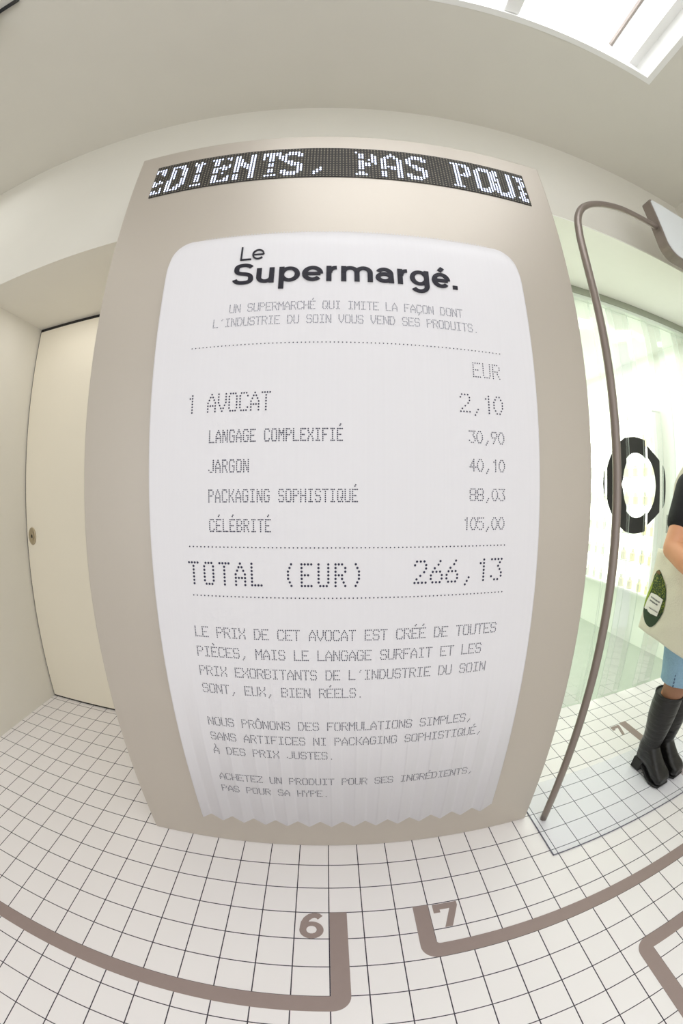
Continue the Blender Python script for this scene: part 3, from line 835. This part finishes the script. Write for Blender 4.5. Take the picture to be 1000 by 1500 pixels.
# denim shorts to the knee with seams
dn = MB()
dn.loft([oval(7.6, 1.6, 1.1), oval(8.3, 1.72, 1.16), oval(8.9, 1.58, 1.08), oval(9.5, 1.46, 1.02)])
for (ax, ay, kx, ky), hx in zip(LEGS, (13.95, 15.55)):
    dn.tube([(hx, CY, 8.3), ((hx+kx)/2, CY, 6.6), (kx, ky, 5.25), (kx, ky, 4.95)], [.95, .93, .86, .84], 20)
dj = dn.build('denim_shorts', DENIM, per, voxel=.08, smo=3)
sm = MB()
for (ax, ay, kx, ky), hx, s_ in zip(LEGS, (13.95, 15.55), (-1, 1)):
    for k in range(16):
        z0 = 5.0+k*.16
        f_ = (z0-5.0)/2.6
        cx_ = kx+(hx-kx)*f_*.7; cy_ = ky+(CY-ky)*f_*.5-.2
        sm.tube([(cx_+s_*(.80+.03*f_)*.96, cy_-.12, z0), (cx_+s_*(.80+.03*f_)*.96, cy_-.12, z0+.1)], .035, 6)
sm.build('seam_stitching', mat('dark_stitching', srgb(70, 92, 118), .8), dj)
for (ax, ay, kx, ky) in LEGS:
    MB().tube([(kx, ky, 5.3), (kx, ky+.03, 4.9), (kx, ky+.1, 4.1), (ax, ay+.1, 3.6)], [.585, .585, .5, .44], 20).build('tights', TIGHTS, per, smooth=True)
# boots
def boot(ax, ay, rotz, toe_y, heel_y):
    piv = Vector((ax, ay, 0)); Rm = Matrix.Rotation(rotz, 3, 'Z')
    X = lambda x, y, z: tuple(piv+Rm @ Vector((x-ax, y-ay, 0))+Vector((0, 0, z+.05)))
    def sec(y, hw, z0, z1, e=2.6, n=20):
        out = []
        for k in range(n):
            a = 2*math.pi*k/n; cs, sn = math.cos(a), math.sin(a)
            out.append(X(ax+hw*math.copysign(abs(cs)**(2/e), cs), y, (z0+z1)/2+(z1-z0)/2*math.copysign(abs(sn)**(2/e), sn)))
        return out
    L_ = heel_y-toe_y
    yy = lambda t: heel_y-L_*t
    g = MB()
    g.loft([sec(yy(0), .2, .6, 1.2), sec(yy(.06), .33, .48, 1.5), sec(yy(.2), .37, .45, 1.9), sec(yy(.38), .38, .38, 1.75), sec(yy(.55), .40, .22, 1.32), sec(yy(.72), .455, .1, .95), sec(yy(.88), .455, .07, .72, 3.2), sec(yy(.96), .40, .07, .6, 3.4), sec(yy(1.0), .32, .1, .5, 3.6)])
    def shaft(z, rx, ry, oy): return [X(ax+rx*math.cos(a), ay+oy+ry*math.sin(a), z) for a in [2*math.pi*k/24 for k in range(24)]]
    g.loft([shaft(.8, .36, .42, .25), shaft(1.4, .43, .55, .2), shaft(1.75, .45, .54, .14), shaft(2.2, .52, .58, .12), shaft(3.0, .63, .68, .14), shaft(3.6, .66, .71, .12), shaft(4.2, .66, .70, .07)])
    bo = g.build('boot', LEATHER, per, voxel=.06, smo=2)
    rimm = MB(); rimm.loft([shaft(4.14, .68, .72, .07), shaft(4.26, .685, .725, .07), shaft(4.26, .64, .68, .07), shaft(4.14, .6, .64, .07)], cap=True)
    rimm.build('boot_rim', SOLE, bo, smooth=True)
    hl = MB()
    def hs(z, x_, y0, y1): return [X(ax-x_, y0, z), X(ax+x_, y0, z), X(ax+x_, y1, z), X(ax-x_, y1, z)]
    hl.loft([hs(0, .3, heel_y-.55, heel_y+.02), hs(.3, .29, heel_y-.58, heel_y+.0), hs(.62, .31, heel_y-.66, heel_y-.02)])
    hl.build('heel', SOLE, bo, bevel=.04)
    so_ = MB()
    def ss(y, hw, z): return [X(ax-hw, y, z), X(ax+hw, y, z), X(ax+hw, y, z+.12), X(ax-hw, y, z+.12)]
    so_.loft([ss(yy(.3), .34, .34), ss(yy(.45), .37, .22), ss(yy(.6), .43, .06), ss(yy(.75), .475, .0), ss(yy(.9), .47, .0), ss(yy(1.0)-.02, .36, .03)])
    so_.build('sole', SOLE, bo, bevel=.03)
boot(14.22, 1.10, .04, -.34, 1.74)
boot(15.30, 1.12, .12, -.30, 1.74)

# ------------------------------------------------------------------ tote bag with an avocado print
CANV = mat('natural_canvas', srgb(226, 221, 205), .85, noise=.05, scale=160, bump=.25)
bag = thing('tote_bag', "pale canvas tote bag with a printed avocado hanging at the woman's side", 'bag', (12.75, 1.4, 6.85))
e2 = Vector((-.9, -3.27, 0)).normalized(); n2 = Vector((e2.y, -e2.x, 0)); B0 = Vector((13.2, 3.07, 0))
UW = 4.0
def bagp(u, v, sgn_, off=0.0):
    """u along the bag, v height; sgn_ +1 outer face, -1 inner face"""
    uu = u
    vt = (v-6.85)/3.7
    lean = .78*max(0, vt)**1.1                 # the loaded bag narrows towards the handles
    ul = -.1+lean; ur = UW-.35*vt
    fu = (u-ul)/(ur-ul)
    fu_c = min(1, max(0, fu)); vv = min(1, max(0, vt))
    bul = .34*(4*fu_c*(1-fu_c))**.6*(max(.0001, 4*vv*(1-vv))**.5*.8+.2*(1-vv))
    wr = .03*math.sin(u*5+v*2.2)*vv+.02*math.sin(v*6-u*3)
    return B0+e2*u+n2*sgn_*((bul*.9 if sgn_ > 0 else bul*.35)+.03)+n2*(wr*min(1, 3*fu_c*(1-fu_c)*2))*(1 if sgn_ > 0 else 1)+n2*off*sgn_+Vector((0, 0, v))
NU, NV = 26, 26
rings = []
for k in range(NV+1):
    v = 6.85+3.5*k/NV
    vt = k/NV*3.5/3.7
    ul = -.1+.78*vt**1.1; ur = UW-.35*vt
    sag = .12*math.sin(vt*3.14)
    A = [bagp(ul+(ur-ul)*i/NU, v, 1) for i in range(NU+1)]
    Bk = [bagp(ul+(ur-ul)*i/NU, v, -1) for i in range(NU, -1, -1)]
    rings.append([tuple(p) for p in A+Bk])
MB().loft(rings).build('bag_body', CANV, bag, smooth=True)
# handles up to the shoulder
hg = MB()
for uu, sg in ((1.35, 1), (3.0, 1)):
    pass
def strap(sg, ysh):
    P = [bagp(1.3, 10.15, sg), bagp(1.2, 11.0, sg)+n2*(-.3), Vector((14.0, 2.4+ysh, 12.0)), Vector((14.0, 2.25+ysh, 13.0)), Vector((13.78, 1.25+ysh, 13.72)), Vector((13.6, -.05+ysh, 13.1)), Vector((13.0, -.25+ysh, 11.9)), bagp(3.15, 11.0, sg), bagp(3.2, 10.15, sg)]
    P = smooth_path(P, 6)
    g = MB(); rings = []
    for i, p in enumerate(P):
        t = (P[min(i+1, len(P)-1)]-P[max(i-1, 0)]).normalized()
        sd = t.cross(n2).normalized(); q = t.cross(sd)
        rings.append([tuple(p+sd*.13+q*.02), tuple(p-sd*.13+q*.02), tuple(p-sd*.13-q*.02), tuple(p+sd*.13-q*.02)])
    g.loft(rings).build('handle', CANV, bag)
strap(1, 0.0); strap(-1, .04)
# avocado print, a flat picture printed on the cloth
avo = [(.95, 9.52), (1.15, 9.6), (1.34, 9.53), (1.55, 9.38), (1.72, 9.2), (1.88, 8.95), (2.0, 8.65), (2.0, 8.4), (1.92, 8.1), (1.78, 7.85), (1.5, 7.5), (1.28, 7.33), (1.09, 7.25), (.82, 7.24), (.56, 7.31), (.38, 7.48), (.27, 7.68), (.22, 7.9), (.25, 8.15), (.36, 8.4), (.5, 8.62), (.63, 8.85), (.72, 9.05), (.76, 9.3)]
def decal(outline, name, m, parent, off, n=8):
    c_ = (sum(p[0] for p in outline)/len(outline), sum(p[1] for p in outline)/len(outline))
    vs = []; fs = []; N = len(outline)
    for k in range(1, n+1):
        for p in outline:
            q = (c_[0]+(p[0]-c_[0])*k/n, c_[1]+(p[1]-c_[1])*k/n)
            vs.append(tuple(bagp(q[0], q[1], 1, off)))
    vs.append(tuple(bagp(c_[0], c_[1], 1, off)))
    for k in range(n-1):
        for i in range(N):
            j = (i+1) % N
            fs.append((k*N+i, k*N+j, (k+1)*N+j, (k+1)*N+i))
    for i in range(N): fs.append((len(vs)-1, i, (i+1) % N))
    return MB().add(vs, fs).build(name, m, parent, smooth=True)
def avocado_material():
    m, nt, p = nodes_mat('avocado_print')
    tc = nt.nodes.new('ShaderNodeTexCoord')
    v = nt.nodes.new('ShaderNodeTexVoronoi'); v.inputs['Scale'].default_value = 150
    nt.links.new(tc.outputs['Object'], v.inputs['Vector'])
    nz = nt.nodes.new('ShaderNodeTexNoise'); nz.inputs['Scale'].default_value = 16
    nt.links.new(tc.outputs['Object'], nz.inputs['Vector'])
    rp = nt.nodes.new('ShaderNodeValToRGB')
    rp.color_ramp.elements[0].position = .18; rp.color_ramp.elements[0].color = srgb(150, 158, 52)
    rp.color_ramp.elements[1].position = .5; rp.color_ramp.elements[1].color = srgb(46, 66, 26)
    nt.links.new(mth(nt, 'ADD', v.outputs['Distance'], mth(nt, 'MULTIPLY', mth(nt, 'SUBTRACT', nz.outputs['Fac'], .5), .5)), rp.inputs[0])
    nt.links.new(rp.outputs[0], p.inputs['Base Color']); p.inputs['Roughness'].default_value = .8
    return m
pa_ = decal(avo, 'printed_avocado', avocado_material(), bag, .02)
lowb = [(.25, 8.15), (.38, 7.9), (.75, 7.82), (1.1, 7.8), (1.54, 7.84), (1.84, 8.0), (1.92, 8.1), (1.78, 7.85), (1.5, 7.5), (1.28, 7.33), (1.09, 7.25), (.82, 7.24), (.56, 7.31), (.38, 7.48), (.27, 7.68), (.22, 7.9)]
decal(lowb, 'printed_shade_skin', mat('dark_avocado_skin', srgb(38, 58, 34), .8, noise=.2, scale=40), bag, .03, 5)
lime = [(.25, 8.15), (.22, 7.9), (.3, 7.85), (.42, 8.1), (.62, 8.5), (.78, 8.8), (.78, 9.05), (.7, 8.98), (.6, 8.8), (.45, 8.53), (.34, 8.35)]
decal(lime, 'printed_lime_edge', mat('lime_skin_print', srgb(150, 168, 62), .8, noise=.15, scale=40), bag, .03, 4)
decal([(.95, 9.50), (1.15, 9.58), (1.36, 9.52), (1.3, 9.42), (1.12, 9.45), (.98, 9.42)], 'printed_stem', mat('brown_stem_print', srgb(112, 84, 52), .8), bag, .04, 3)
decal([(.78, 8.6), (1.3, 8.64), (1.86, 8.6), (1.76, 8.25), (1.55, 7.84), (1.0, 7.8), (.38, 7.86), (.52, 8.2)], 'printed_label', mat('white_label_print', srgb(236, 233, 228), .8), bag, .05, 6)
tx = MB()
def word_row(u0, u1, v, hgt):
    u = u0
    while u < u1:
        wl_ = random.uniform(.05, .09)
        vs = [tuple(bagp(a_, b2, 1, .07)) for a_, b2 in ((u, v), (u+wl_, v), (u+wl_, v+hgt), (u, v+hgt))]
        tx.add(vs, [(0, 1, 2, 3)]); u += wl_+.03
word_row(.86, 1.66, 8.42, .06); word_row(.84, 1.5, 8.28, .06); word_row(.9, 1.6, 8.0, .035)
tx.build('printed_small_text', mat('grey_text_print', srgb(92, 90, 96), .8), bag)
